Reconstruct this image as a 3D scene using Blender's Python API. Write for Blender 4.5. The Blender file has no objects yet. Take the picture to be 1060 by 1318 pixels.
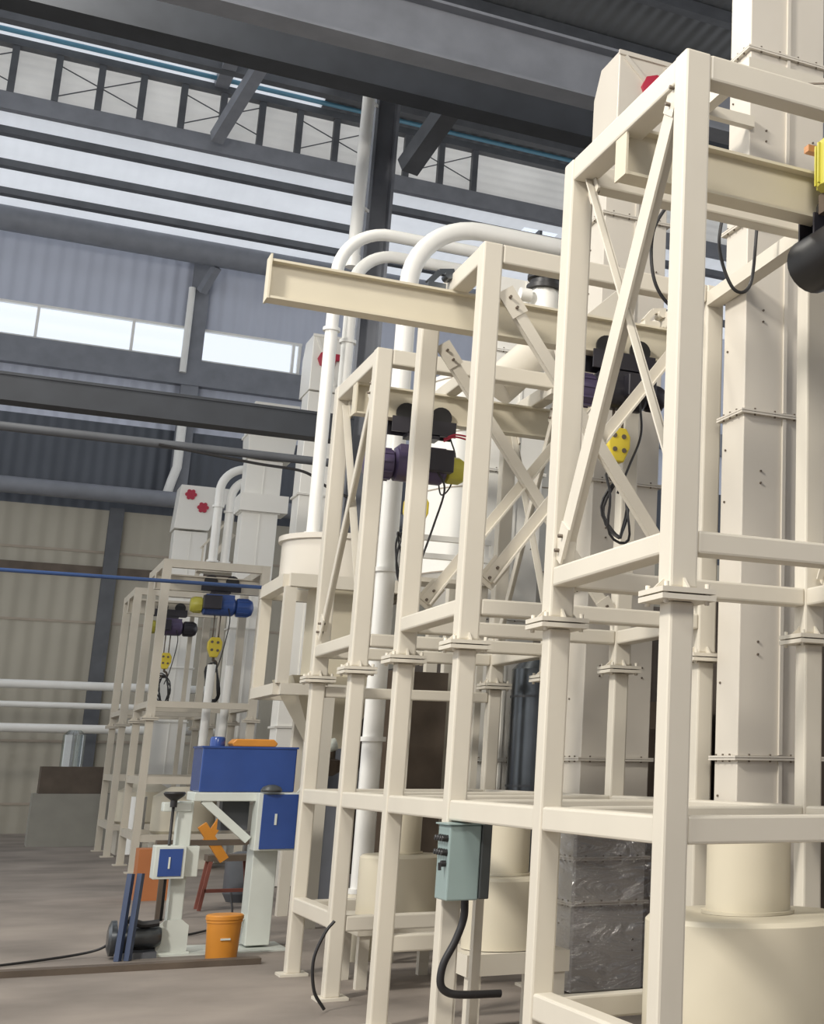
import bpy, bmesh, math, random
from mathutils import Vector, Matrix
random.seed(4)
PI = math.pi
C = bpy.context.scene.collection
S = bpy.context.scene
V = Vector

# ---------------------------------------------------------------- camera
F_PX, YAW, PITCH, ROLL = 1807.0, math.radians(29.97), math.radians(13.72), math.radians(0.59)
cam = bpy.data.cameras.new('camera')
cam_o = bpy.data.objects.new('camera', cam); C.objects.link(cam_o)
fwd = V((math.sin(YAW)*math.cos(PITCH), math.cos(YAW)*math.cos(PITCH), math.sin(PITCH)))
r0 = V((math.cos(YAW), -math.sin(YAW), 0)); u0 = r0.cross(fwd)
rr = math.cos(ROLL)*r0 + math.sin(ROLL)*u0
uu = -math.sin(ROLL)*r0 + math.cos(ROLL)*u0
cam_o.matrix_world = Matrix(((rr.x, uu.x, -fwd.x, 0), (rr.y, uu.y, -fwd.y, 0), (rr.z, uu.z, -fwd.z, 1.65), (0, 0, 0, 1)))
cam.sensor_fit = 'VERTICAL'; cam.sensor_height = 36.0; cam.sensor_width = 36.0*1060/1318
cam.lens = F_PX/1318*36.0
cam.shift_x = (530-1024)/1318.0
cam.shift_y = -(659-552)/1318.0
cam.clip_start = 0.05; cam.clip_end = 300
S.camera = cam_o

# ---------------------------------------------------------------- world, light, exposure
S.view_settings.view_transform = 'Standard'; S.view_settings.look = 'None'
S.view_settings.gamma = 1; S.view_settings.use_curve_mapping = False
S.view_settings.exposure = -0.2
w = bpy.data.worlds.new('overcast_sky'); S.world = w; w.use_nodes = True
bg = w.node_tree.nodes['Background']; bg.inputs[0].default_value = (0.95, 0.975, 1.0, 1); bg.inputs[1].default_value = 1.35

def area_light(name, loc, target, sx, sy, power, col):
    l = bpy.data.lights.new(name, 'AREA'); l.shape = 'RECTANGLE'; l.size = sx; l.size_y = sy; l.energy = power; l.color = col
    o = bpy.data.objects.new(name, l); C.objects.link(o); o.location = loc
    o.rotation_euler = (V(target)-V(loc)).to_track_quat('-Z', 'Y').to_euler(); return o
area_light('added_light', (-7.0, 4.5, 10.5), (3.2, 8.5, 2.0), 1.6, 1.6, 1900, (1.0, 0.95, 0.87))  # added lamp without a fixture, brightens the left faces and throws post shadows
area_light('added_light', (0.5, -2.0, 9.0), (3.4, 8.0, 1.5), 2.5, 2.5, 600, (1.0, 0.94, 0.84))  # added front fill for the faces turned to the camera
area_light('added_light', (-2.0, 15.0, 12.0), (3.0, 18.0, 1.0), 2.0, 2.0, 600, (1.0, 0.96, 0.87))  # added lamp without a fixture, lifts the far end of the aisle

# ---------------------------------------------------------------- materials
def mat(name, col, rough=0.5, metal=0.0, var=0.06, scale=3.0, bump=0.0, spec=0.5):
    m = bpy.data.materials.new(name); m.use_nodes = True
    nt = m.node_tree; b = nt.nodes['Principled BSDF']
    b.inputs['Roughness'].default_value = rough; b.inputs['Metallic'].default_value = metal
    b.inputs['Specular IOR Level'].default_value = spec
    tc = nt.nodes.new('ShaderNodeTexCoord'); n = nt.nodes.new('ShaderNodeTexNoise')
    n.inputs['Scale'].default_value = scale; n.inputs['Detail'].default_value = 5
    nt.links.new(tc.outputs['Object'], n.inputs['Vector'])
    r = nt.nodes.new('ShaderNodeValToRGB')
    r.color_ramp.elements[0].position = 0.3; r.color_ramp.elements[1].position = 0.7
    r.color_ramp.elements[0].color = tuple(c*(1-var) for c in col)+(1,)
    r.color_ramp.elements[1].color = tuple(min(1, c*(1+var)) for c in col)+(1,)
    nt.links.new(n.outputs['Fac'], r.inputs['Fac']); nt.links.new(r.outputs['Color'], b.inputs['Base Color'])
    if bump:
        bp = nt.nodes.new('ShaderNodeBump'); bp.inputs['Strength'].default_value = bump; bp.inputs['Distance'].default_value = 0.02
        nt.links.new(n.outputs['Fac'], bp.inputs['Height']); nt.links.new(bp.outputs['Normal'], b.inputs['Normal'])
    return m
CREAM = mat('cream_paint', (0.64, 0.595, 0.505), 0.42, var=0.035, scale=1.6)
CREAM2 = mat('cream_monorail_paint', (0.62, 0.565, 0.44), 0.45, var=0.04, scale=1.5)
IVORY = mat('ivory_panel_paint', (0.63, 0.585, 0.51), 0.3, var=0.04, scale=1.2)
WHITE = mat('white_panel_paint', (0.82, 0.80, 0.74), 0.3, var=0.03, scale=1.0)
PIPEW = mat('white_pipe_paint', (0.80, 0.79, 0.75), 0.35, var=0.03)
FARC = mat('pale_far_paint', (0.58, 0.53, 0.44), 0.45, var=0.05)
BOLT = mat('dark_bolt_steel', (0.16, 0.13, 0.10), 0.5, 0.5)
SEAM = mat('seam_sealant', (0.34, 0.29, 0.23), 0.6)
BLACK = mat('black_rubber', (0.018, 0.017, 0.018), 0.45)
DARKM = mat('dark_motor_paint', (0.03, 0.028, 0.036), 0.35, 0.2, var=0.2)
PURPLE = mat('purple_hoist_paint', (0.085, 0.065, 0.13), 0.35, 0.1, var=0.15)
BLUEH = mat('blue_hoist_paint', (0.035, 0.075, 0.24), 0.3, var=0.1)
YELLOW = mat('yellow_hook_paint', (0.72, 0.56, 0.05), 0.4, var=0.1)
YGREEN = mat('yellow_green_cap_paint', (0.50, 0.46, 0.07), 0.4, var=0.1)
RED = mat('red_cover_paint', (0.42, 0.03, 0.06), 0.4)
BLUE = mat('blue_cabinet_paint', (0.03, 0.07, 0.25), 0.2, var=0.08)
ORANGE = mat('orange_plastic', (0.60, 0.24, 0.03), 0.4, var=0.1)
GREYGREEN = mat('grey_green_enamel', (0.27, 0.35, 0.34), 0.35, var=0.05)
DGG = mat('dark_grey_back_plate', (0.05, 0.055, 0.055), 0.4)
PALEM = mat('pale_machine_grey', (0.60, 0.63, 0.58), 0.4, var=0.05)
STEELG = mat('galvanised_grey_steel', (0.11, 0.12, 0.13), 0.28, 0.75, var=0.15)
DSTEEL = mat('dark_structural_steel', (0.085, 0.09, 0.10), 0.55, var=0.15)
BLKSTEEL = mat('black_structural_steel', (0.032, 0.036, 0.044), 0.6, var=0.15)
GSTEEL = mat('grey_structural_steel', (0.20, 0.21, 0.235), 0.55, var=0.1)
BROWN = mat('brown_dirty_steel', (0.10, 0.075, 0.055), 0.6, var=0.25)
RUST = mat('rusty_red_steel', (0.22, 0.07, 0.05), 0.6, var=0.2)
COPPER = mat('copper_bar', (0.50, 0.24, 0.10), 0.4, 0.3)
BLUEROD = mat('blue_conduit', (0.05, 0.10, 0.26), 0.4)

def floor_mat():
    m = mat('concrete_floor', (0.25, 0.215, 0.185), 0.7, var=0.3, scale=0.9, bump=0.1); return m
def corrugated(name, col, axis='x', pitch=0.25, rough=0.6, trans=0.0, dark=0.8):
    m = bpy.data.materials.new(name); m.use_nodes = True; nt = m.node_tree; b = nt.nodes['Principled BSDF']
    b.inputs['Roughness'].default_value = rough
    tc = nt.nodes.new('ShaderNodeTexCoord'); mp = nt.nodes.new('ShaderNodeMapping'); wv = nt.nodes.new('ShaderNodeTexWave')
    if axis == 'z': mp.inputs['Rotation'].default_value = (0, PI/2, 0)
    if axis == 'y': mp.inputs['Rotation'].default_value = (0, 0, PI/2)
    wv.inputs['Scale'].default_value = 0.314/pitch; wv.inputs['Distortion'].default_value = 0
    bp = nt.nodes.new('ShaderNodeBump'); bp.inputs['Strength'].default_value = 0.6; bp.inputs['Distance'].default_value = 0.06
    nt.links.new(tc.outputs['Object'], mp.inputs['Vector']); nt.links.new(mp.outputs['Vector'], wv.inputs['Vector'])
    nt.links.new(wv.outputs['Fac'], bp.inputs['Height']); nt.links.new(bp.outputs['Normal'], b.inputs['Normal'])
    n = nt.nodes.new('ShaderNodeTexNoise'); n.inputs['Scale'].default_value = 0.7; n.inputs['Detail'].default_value = 6
    nt.links.new(tc.outputs['Object'], n.inputs['Vector'])
    r = nt.nodes.new('ShaderNodeValToRGB'); r.color_ramp.elements[0].position = 0.3; r.color_ramp.elements[1].position = 0.7
    r.color_ramp.elements[0].color = tuple(c*dark for c in col)+(1,); r.color_ramp.elements[1].color = tuple(col)+(1,)
    nt.links.new(n.outputs['Fac'], r.inputs['Fac']); nt.links.new(r.outputs['Color'], b.inputs['Base Color'])
    if trans:
        out = nt.nodes['Material Output']; t = nt.nodes.new('ShaderNodeBsdfTranslucent'); mx = nt.nodes.new('ShaderNodeMixShader')
        nt.links.new(r.outputs['Color'], t.inputs['Color']); mx.inputs[0].default_value = trans
        nt.links.new(b.outputs[0], mx.inputs[1]); nt.links.new(t.outputs[0], mx.inputs[2]); nt.links.new(mx.outputs[0], out.inputs['Surface'])
    return m
def glass_mat(name, tint, gloss=0.1, rough=0.05):
    m = bpy.data.materials.new(name); m.use_nodes = True; nt = m.node_tree
    nt.nodes.remove(nt.nodes['Principled BSDF']); out = nt.nodes['Material Output']
    t = nt.nodes.new('ShaderNodeBsdfTransparent'); t.inputs[0].default_value = tint+(1,)
    g = nt.nodes.new('ShaderNodeBsdfGlossy'); g.inputs['Roughness'].default_value = rough
    mx = nt.nodes.new('ShaderNodeMixShader'); mx.inputs[0].default_value = gloss
    nt.links.new(t.outputs[0], mx.inputs[1]); nt.links.new(g.outputs[0], mx.inputs[2]); nt.links.new(mx.outputs[0], out.inputs['Surface'])
    return m
def film_mat():
    m = glass_mat('crinkled_stretch_film', (0.92, 0.92, 0.93), 0.42, 0.1); nt = m.node_tree
    tc = nt.nodes.new('ShaderNodeTexCoord'); mp = nt.nodes.new('ShaderNodeMapping'); n = nt.nodes.new('ShaderNodeTexNoise')
    mp.inputs['Rotation'].default_value = (0, 0.35, 0); mp.inputs['Scale'].default_value = (1.2, 1.2, 3.5)
    n.inputs['Scale'].default_value = 2.2; n.inputs['Detail'].default_value = 7; n.inputs['Distortion'].default_value = 1.2
    bp = nt.nodes.new('ShaderNodeBump'); bp.inputs['Strength'].default_value = 1.0; bp.inputs['Distance'].default_value = 0.08
    nt.links.new(tc.outputs['Object'], mp.inputs['Vector']); nt.links.new(mp.outputs[0], n.inputs['Vector'])
    nt.links.new(n.outputs['Fac'], bp.inputs['Height'])
    g = [x for x in nt.nodes if x.type == 'BSDF_GLOSSY'][0]; nt.links.new(bp.outputs[0], g.inputs['Normal'])
    return m
FLOOR = floor_mat()
GLASS = glass_mat('window_glass', (0.95, 0.97, 1.0), 0.05)
CLEAR = glass_mat('clear_cylinder_glass', (0.8, 0.85, 0.85), 0.25)
FILM = film_mat()
WALL_UP = corrugated('pale_blue_cladding', (0.52, 0.55, 0.64), 'x', 0.35, dark=0.92)
WALL_DK = corrugated('dark_grey_cladding', (0.085, 0.095, 0.115), 'x', 0.3)
WALL_LO = corrugated('beige_cladding', (0.40, 0.37, 0.30), 'x', 0.4, dark=0.9)
WALL_BR = corrugated('dark_backing_brown', (0.085, 0.065, 0.05), 'y', 0.4)  # dark colour stands in for the unlit depth between the lower posts
ROOF_T = corrugated('translucent_roof_sheet', (0.84, 0.86, 0.9), 'x', 0.3, trans=0.7, dark=0.9)
ROOF_D = corrugated('grey_roof_sheet', (0.12, 0.125, 0.13), 'x', 0.3)
CLER = corrugated('weathered_clerestory_sheet', (0.84, 0.82, 0.78), 'z', 0.22, trans=0.6, dark=0.8)

# ---------------------------------------------------------------- mesh helpers
class MB:
    def __init__(s): s.v = []; s.f = []; s.sm = []
    def add(s, vs, fs, smooth=False):
        o = len(s.v); s.v += [V(x) for x in vs]
        for f in fs: s.f.append(tuple(i+o for i in f)); s.sm.append(smooth)
        return s
    def box(s, x0, x1, y0, y1, z0, z1):
        return s.add([(x0,y0,z0),(x1,y0,z0),(x1,y1,z0),(x0,y1,z0),(x0,y0,z1),(x1,y0,z1),(x1,y1,z1),(x0,y1,z1)],
                     [(0,3,2,1),(4,5,6,7),(0,1,5,4),(1,2,6,5),(2,3,7,6),(3,0,4,7)])
    def cbox(s, c, d): return s.box(c[0]-d[0]/2, c[0]+d[0]/2, c[1]-d[1]/2, c[1]+d[1]/2, c[2]-d[2]/2, c[2]+d[2]/2)
    def bar(s, p, q, w, h, up=(0,0,1)):
        p, q = V(p), V(q); d = (q-p).normalized(); up = V(up)
        sd = d.cross(up)
        if sd.length < 1e-4: sd = d.cross(V((1,0,0)))
        sd.normalize(); u = sd.cross(d)
        vs = []
        for e in (p, q):
            for a, b in ((-1,-1),(1,-1),(1,1),(-1,1)): vs.append(e+sd*(a*w/2)+u*(b*h/2))
        return s.add(vs, [(0,3,2,1),(4,5,6,7),(0,1,5,4),(1,2,6,5),(2,3,7,6),(3,0,4,7)])
    def prism(s, poly, a, b, axis):
        # poly of 2-D points extruded along axis 'x','y','z' from a to b
        def mk(p, t): return {'x': (t,p[0],p[1]), 'y': (p[0],t,p[1]), 'z': (p[0],p[1],t)}[axis]
        n = len(poly); vs = [mk(p,a) for p in poly]+[mk(p,b) for p in poly]
        return s.add(vs, [tuple(range(n))[::-1], tuple(range(n,2*n))]+[(i,(i+1)%n,(i+1)%n+n,i+n) for i in range(n)])
    def tube(s, pts, r, n=12, cap=True):
        pts = [V(p) for p in pts]; m = len(pts); rs = r if isinstance(r, (list, tuple)) else [r]*m
        t0 = (pts[1]-pts[0]).normalized(); a = t0.orthogonal().normalized()
        o = len(s.v)
        for i, p in enumerate(pts):
            t = (pts[min(i+1,m-1)]-pts[max(i-1,0)]).normalized()
            a = (a-t*a.dot(t)).normalized(); b = t.cross(a)
            for k in range(n):
                g = 2*PI*k/n; s.v.append(p+(a*math.cos(g)+b*math.sin(g))*rs[i])
        for i in range(m-1):
            for k in range(n):
                k2 = (k+1)%n; s.f.append((o+i*n+k, o+i*n+k2, o+(i+1)*n+k2, o+(i+1)*n+k)); s.sm.append(True)
        if cap:
            s.f.append(tuple(o+k for k in range(n))[::-1]); s.sm.append(False)
            s.f.append(tuple(o+(m-1)*n+k for k in range(n))); s.sm.append(False)
        return s
    def lathe(s, c, prof, n=24, axis='z'):
        # profile (r, h) around axis through c; sharp rings come from duplicate points
        o = len(s.v); m = len(prof)
        for r, h in prof:
            for k in range(n):
                g = 2*PI*k/n; x, y = r*math.cos(g), r*math.sin(g)
                s.v.append(V(c)+V({'z': (x,y,h), 'x': (h,x,y), 'y': (y,h,x)}[axis]))
        for i in range(m-1):
            flat = prof[i] == prof[i+1]
            if flat: continue
            for k in range(n):
                k2 = (k+1)%n; s.f.append((o+i*n+k, o+i*n+k2, o+(i+1)*n+k2, o+(i+1)*n+k)); s.sm.append(True)
        s.f.append(tuple(o+k for k in range(n))[::-1]); s.sm.append(False)
        s.f.append(tuple(o+(m-1)*n+k for k in range(n))); s.sm.append(False)
        return s
    def cyl(s, p, q, r, n=16): return s.tube([p, q], r, n)
    def build(s, name, material, parent=None, bevel=0.0):
        me = bpy.data.meshes.new(name); org = parent_loc(parent) if parent else V((0,0,0))
        own = V((0,0,0))
        if not parent:
            xs = [v.x for v in s.v]; ys = [v.y for v in s.v]; zs = [v.z for v in s.v]
            own = V(((min(xs)+max(xs))/2, (min(ys)+max(ys))/2, min(zs)))
        me.from_pydata([tuple(v-org-own) for v in s.v], [], s.f)
        me.polygons.foreach_set('use_smooth', s.sm); me.update()
        bm = bmesh.new(); bm.from_mesh(me); bmesh.ops.recalc_face_normals(bm, faces=bm.faces)
        for e in bm.edges:
            if len(e.link_faces) == 2 and e.calc_face_angle(0) > 0.7: e.smooth = False
        bm.to_mesh(me); bm.free()
        o = bpy.data.objects.new(name, me); C.objects.link(o); me.materials.append(material)
        o.location = own
        if parent: o.parent = parent
        if bevel:
            b = o.modifiers.new('bevel', 'BEVEL'); b.width = bevel; b.segments = 2; b.limit_method = 'ANGLE'; b.angle_limit = 0.9
        return o
def parent_loc(p):
    l = V((0,0,0))
    while p: l += p.location; p = p.parent
    return l
def tag(o, label, cat, group=None, kind=None):
    o['label'] = label; o['category'] = cat
    if group: o['group'] = group
    if kind: o['kind'] = kind
    return o
def thing(name, loc, label, cat, group=None):
    o = bpy.data.objects.new(name, None); C.objects.link(o); o.location = loc; o.empty_display_size = 0.2
    return tag(o, label, cat, group)
def struct(name, mb, m, label=None):
    o = mb.build(name, m); o['kind'] = 'structure'; o['label'] = label or name.replace('_', ' '); o['category'] = name.split('_')[0]; return o
def arc(p0, p1, p2, n=10):
    # quarter-ellipse bend from p0 to p2 with corner p1
    p0, p1, p2 = V(p0), V(p1), V(p2)
    return [p1+(p0-p1)*(1-math.sin(t))+(p2-p1)*(1-math.cos(t)) for t in [PI/2*i/n for i in range(n+1)]]
def spline(pts, n=8):
    P = [V(p) for p in pts]; P = [P[0]*2-P[1]]+P+[P[-1]*2-P[-2]]; out = []
    for i in range(1, len(P)-2):
        for k in range(n):
            t = k/n; a, b, c, d = P[i-1], P[i], P[i+1], P[i+2]
            out.append(0.5*((2*b)+(c-a)*t+(2*a-5*b+4*c-d)*t*t+(3*b-a-3*c+d)*t**3))
    return out+[P[-2]]

# ================================================================ THE SETTING
struct('floor', MB().box(-14, 26, -6, 42, -0.2, 0.0), FLOOR, 'grey brown concrete workshop floor')
YW = 40.0
struct('wall_back', MB().box(-14, 26, YW, YW+.2, 0, 8.05), WALL_LO, 'beige corrugated lower cladding of the far wall')
struct('wall_back_dark', MB().box(-14, 26, YW, YW+.2, 8.05, 10.35), WALL_DK, 'dark corrugated band of the far wall above the grey duct')
struct('wall_back_middle', MB().box(-14, 26, YW, YW+.2, 10.35, 12.34), WALL_UP, 'pale blue cladding under the strip windows')
struct('wall_back_upper', MB().box(-14, 26, YW, YW+.2, 13.26, 15.7).box(6.9, 26, YW, YW+.2, 12.34, 13.26).box(3.93, 4.25, YW, YW+.2, 12.34, 13.26), WALL_UP, 'pale blue cladding over the strip windows')
struct('wall_front', MB().box(-14, 26, -6.2, -6, 0, 18.6), WALL_UP, 'pale cladding of the wall behind the camera')
struct('wall_right', MB().box(6.6, 6.7, 4, 34, 0, 3.4), WALL_BR, 'added dark brown backing sheet behind the elevators')  # added backing that keeps the gaps between the lower posts dark
def strip_window(name, x0, x1, mull, label):
    r = bpy.data.objects.new(name, None); C.objects.link(r); r.location = (x0, YW, 12.34); r['kind'] = 'structure'; r['label'] = label; r['category'] = 'window'
    f = MB()
    for z in (12.36, 13.24): f.box(x0, x1, YW-.04, YW+.1, z-.03, z+.03)
    f.build('window_frame', PIPEW, r)
    for x in [x0+.03]+mull+[x1-.05]: MB().box(x-.035, x+.035, YW-.06, YW+.1, 12.39, 13.21).build('mullion', PIPEW, r)
    MB().box(x0, x1, YW+.04, YW+.05, 12.38, 13.22).build('pane', GLASS, r)
strip_window('window_1', -6.5, 3.93, [-4, -1.9, 0.3, 2.56], 'bright strip window left of the grey wall column')
strip_window('window_2', 4.25, 6.9, [6.68], 'bright strip window right of the grey wall column')
struct('trim_1', MB().box(-14, 26, YW-.25, YW, 11.6, 12.3), GSTEEL, 'grey girt band below the strip windows')
struct('trim_2', MB().box(-14, 26, YW-.12, YW, 6.37, 6.57), BROWN, 'brown girt across the beige lower cladding')
for i, z in enumerate((6.95, 5.15, 3.6, 2.2, 0.7)): struct('trim_%d' % (80+i), MB().box(-14, 26, YW-.02, YW, z-.03, z+.03), SEAM, 'thin seam strip of the beige cladding')
# wall columns
for x, z0, z1, wd, lab in ((4.09, 8.5, 15.6, .44, 'grey wall column between the two bright strip windows'), (2.72, 0, 8.1, .34, 'dark wall column rising through the beige lower cladding'), (-4.6, 0, 15.6, .48, 'grey wall column at the far left edge')):
    o = MB().box(x-wd/2, x+wd/2, YW-.22, YW-.18, z0, z1).box(x-wd/2, x+wd/2, YW-.04, YW-.0, z0, z1).box(x-.04, x+.04, YW-.2, YW-.02, z0, z1).build('wall_column', DSTEEL if z0 == 0 and x > 0 else GSTEEL); tag(o, lab, 'column')
# eaves duct
tag(MB().tube([(-14, 39.1, 15.15), (14, 39.1, 15.15)], .33, 16).build('eaves_duct', GSTEEL), 'large round grey duct running along the eaves over the windows', 'duct')
tag(MB().tube([(-14, 39.2, 8.35), (14, 39.2, 8.35)], .21, 16).build('wall_duct', GSTEEL), 'round grey duct running across the wall above the beige cladding', 'duct')
pp = MB().tube([(3.86, 39.68, 14.3), (3.86, 39.68, 11.9)], .09, 10)
tag(pp.build('rain_pipe', PIPEW), 'white rain pipe running down beside the window column', 'pipe')
pp = MB().tube([(3.99, 39.6, 10.6), (3.99, 39.6, 9.3), (3.89, 39.6, 8.9), (3.82, 39.6, 8.55)], .12, 10)
tag(pp.build('rain_pipe', PIPEW), 'white rain pipe with a bend meeting the lower grey duct', 'pipe')
# lower roof, clerestory, main roof
def thin_sheet(x0, x1, ya, za, yb, zb): return MB().add([(x0,ya,za),(x1,ya,za),(x1,yb,zb),(x0,yb,zb)], [(0,3,2,1)])
def slope_sheet(x0, x1, ya, za, yb, zb, t=.05): return MB().add([(x0,ya,za),(x1,ya,za),(x1,yb,zb),(x0,yb,zb),(x0,ya,za+t),(x1,ya,za+t),(x1,yb,zb+t),(x0,yb,zb+t)], [(0,3,2,1),(4,5,6,7),(0,1,5,4),(1,2,6,5),(2,3,7,6),(3,0,4,7)])
lz = lambda y: 15.62+(YW-y)*.028
def addm(a, b): a.add(b.v, b.f); return a
lr = thin_sheet(-14, 11.3, 40.2, lz(40.2), 33, lz(33)); addm(lr, thin_sheet(12.25, 26, 40.2, lz(40.2), 33, lz(33)))
addm(lr, thin_sheet(11.3, 12.25, 40.2, lz(40.2), 36.2, lz(36.2))); addm(lr, thin_sheet(11.3, 12.25, 34.3, lz(34.3), 33, lz(33)))
struct('ceiling', lr, ROOF_T, 'translucent corrugated sheets of the lower roof')
r = bpy.data.objects.new('window_3', None); C.objects.link(r); r.location = (11.3, 34.3, lz(34.3)); r['kind'] = 'structure'; r['label'] = 'four pane skylight in the lower roof'; r['category'] = 'window'
slope_sheet(11.3, 12.25, 36.2, lz(36.2), 34.3, lz(34.3), .02).build('pane', GLASS, r)
MB().box(11.74, 11.81, 34.3, 36.2, lz(36.2)-.08, lz(36.2)+.1).box(11.3, 12.25, 35.2, 35.3, lz(35.2)-.08, lz(35.2)+.1).build('mullion', DSTEEL, r)
n = 1
for y in (38.3, 36.5, 34.6):
    struct('trim_%d' % (n+3), MB().box(-14, 26, y-.12, y+.12, lz(y)-.2, lz(y)-.03), DSTEEL, 'dark purlin under the lower roof'); n += 1
cl = MB().add([(-14,33,15.8),(26,33,15.8),(26,33,16.97),(-14,33,16.97)], [(0,1,2,3)])
struct('wall_clerestory', cl, CLER, 'weathered corrugated clerestory wall between lower and main roof')
struct('trim_9', MB().box(-14, 26, 32.8, 33.0, 15.45, 15.85), GSTEEL, 'grey sill band of the clerestory')
struct('trim_10', MB().box(-14, 26, 32.75, 33.0, 16.95, 17.12), DSTEEL, 'dark head beam of the clerestory')
for i in range(18):
    x = -5.2+i*.86; struct('trim_%d' % (40+i), MB().box(x-.07, x+.07, 32.78, 32.96, 15.85, 16.95), DSTEEL, 'dark mullion post of the clerestory')
for i in range(0, 18, 3):
    x = -5.2+i*.86; struct('trim_%d' % (60+i), MB().bar((x, 32.9, 16.0), (x+1.72, 32.9, 16.85), .022, .022), DSTEEL, 'thin tie rod of the clerestory')
    struct('trim_%d' % (61+i), MB().bar((x, 32.87, 16.75), (x+1.72, 32.87, 16.1), .022, .022), DSTEEL, 'thin tie rod of the clerestory')
uz = lambda y: 17.25+(33-y)*.03
struct('ceiling_main', thin_sheet(-14, 5.6, 33.1, uz(33.1), 16, uz(16)), ROOF_T, 'translucent corrugated sheets of the main roof')
struct('ceiling_dark', slope_sheet(5.6, 26, 33.1, uz(33.1), 16, uz(16)), ROOF_D, 'dark sheets of the main roof at the right')
struct('ceiling_near', slope_sheet(-14, -6, 16, uz(16), -6, uz(-6)).add(*[(lambda q: (q.v, q.f))(slope_sheet(-2, 26, 16, uz(16), -6, uz(-6)))][0]), ROOF_D, 'grey roof sheets over the aisle with an open skylight strip')
n = 13
for y in (31.8, 30.3, 28.6, 26.6, 24.4, 22, 19.4):
    struct('trim_%d' % n, MB().box(-14, 26, y-.13, y+.13, uz(y)-.3, uz(y)-.03), DSTEEL, 'dark purlin under the main roof'); n += 1
tag(MB().tube([(-14, 32.5, 17.14), (12, 32.5, 17.14)], .06, 8).build('roof_pipe', mat('teal_blue_pipe', (0.12, 0.30, 0.42), .4)), 'thin blue pipe running along the clerestory head', 'pipe')
tag(MB().bar((3.3, 33, 17.2), (3.3, 27.5, 17.0), .3, .3).bar((3.3, 32.6, 15.7), (4.1, 29.5, 17.3), .26, .3).build('roof_rafter', GSTEEL), 'grey bent rafter bracket crossing the clerestory panels', 'beam')
tag(MB().bar((4.09, 39.62, 14.2), (4.35, 39.2, 14.84), .2, .2).build('eaves_bracket', GSTEEL), 'grey bracket between wall column and eaves duct', 'bracket')
tag(MB().bar((6.2, 39.75, 14.35), (6.4, 39.2, 14.84), .2, .2).build('eaves_bracket', GSTEEL), 'dark bracket under the eaves behind the cream beam end', 'bracket')
# hall column with crane girders and roof beams
def hbeam_x(x0, x1, y, z0, z1, fl, m, name, lab, cat='girder', tw=.03):
    mb = MB().box(x0, x1, y-fl/2, y+fl/2, z0, z0+.035).box(x0, x1, y-fl/2, y+fl/2, z1-.035, z1).box(x0, x1, y-tw/2, y+tw/2, z0+.035, z1-.035)
    return tag(mb.build(name, m), lab, cat)
tag(MB().box(3.95, 3.99, 18.9, 19.3, 0, 12.6).box(4.25, 4.29, 18.9, 19.3, 0, 12.6).box(3.99, 4.25, 19.08, 19.12, 0, 12.6).build('hall_column', GSTEEL), 'tall grey steel hall column behind the goosenecked pipes', 'column')
hbeam_x(-9, 3.93, 18.6, 5.8, 6.14, .3, BLKSTEEL, 'crane_girder', 'dark crane girder crossing below the bright windows', tw=.27)
tag(MB().box(-9, 16, 16.9, 17.3, 10.12, 11.4).build('roof_girder', BLKSTEEL), 'deep black roof girder across the top of the hall', 'girder')
hbeam_x(-9, 14, 14.6, 9.4, 10.1, .35, GSTEEL, 'roof_girder', 'grey roof girder behind the tall elevator head')
tag(MB().bar((4.42, 18.75, 9.9), (4.9, 17.30, 10.9), .25, .25, (0,0,1)).build('girder_brace', DSTEEL), 'dark diagonal brace from hall column to roof girder', 'brace')
tag(MB().tube([(3.80, 18.65, 12.3), (3.77, 18.65, 8.35)], .085, 12).tube([(3.77, 18.65, 8.42), (3.77, 18.65, 8.25)], .1, 12).bar((3.78, 18.7, 9.2), (3.97, 18.92, 9.2), .04, .04).bar((3.79, 18.7, 10.8), (3.97, 18.92, 10.8), .04, .04).build('rain_pipe', PIPEW), 'white rain pipe hanging down the tall hall column', 'pipe')
tag(MB().tube([(-9, 18.25, 5.44), (3.65, 18.25, 5.44)], .055, 10).build('service_pipe', DSTEEL), 'thin dark pipe running under the crane girder', 'pipe')
tag(MB().tube(spline([(1.6, 18.2, 5.42), (2.7, 18.2, 5.32), (3.3, 18.2, 5.28), (3.6, 18.2, 5.12), (3.9, 18.2, 5.0)]), .018, 6).build('slack_cable', BLACK), 'slack black cable below the thin dark pipe', 'cable')
tag(MB().tube([(-6, 17.4, 3.68), (2.87, 17.4, 3.69)], .022, 8).build('conduit', BLUEROD), 'thin blue conduit stretched in front of the far hoists', 'conduit')

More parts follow.
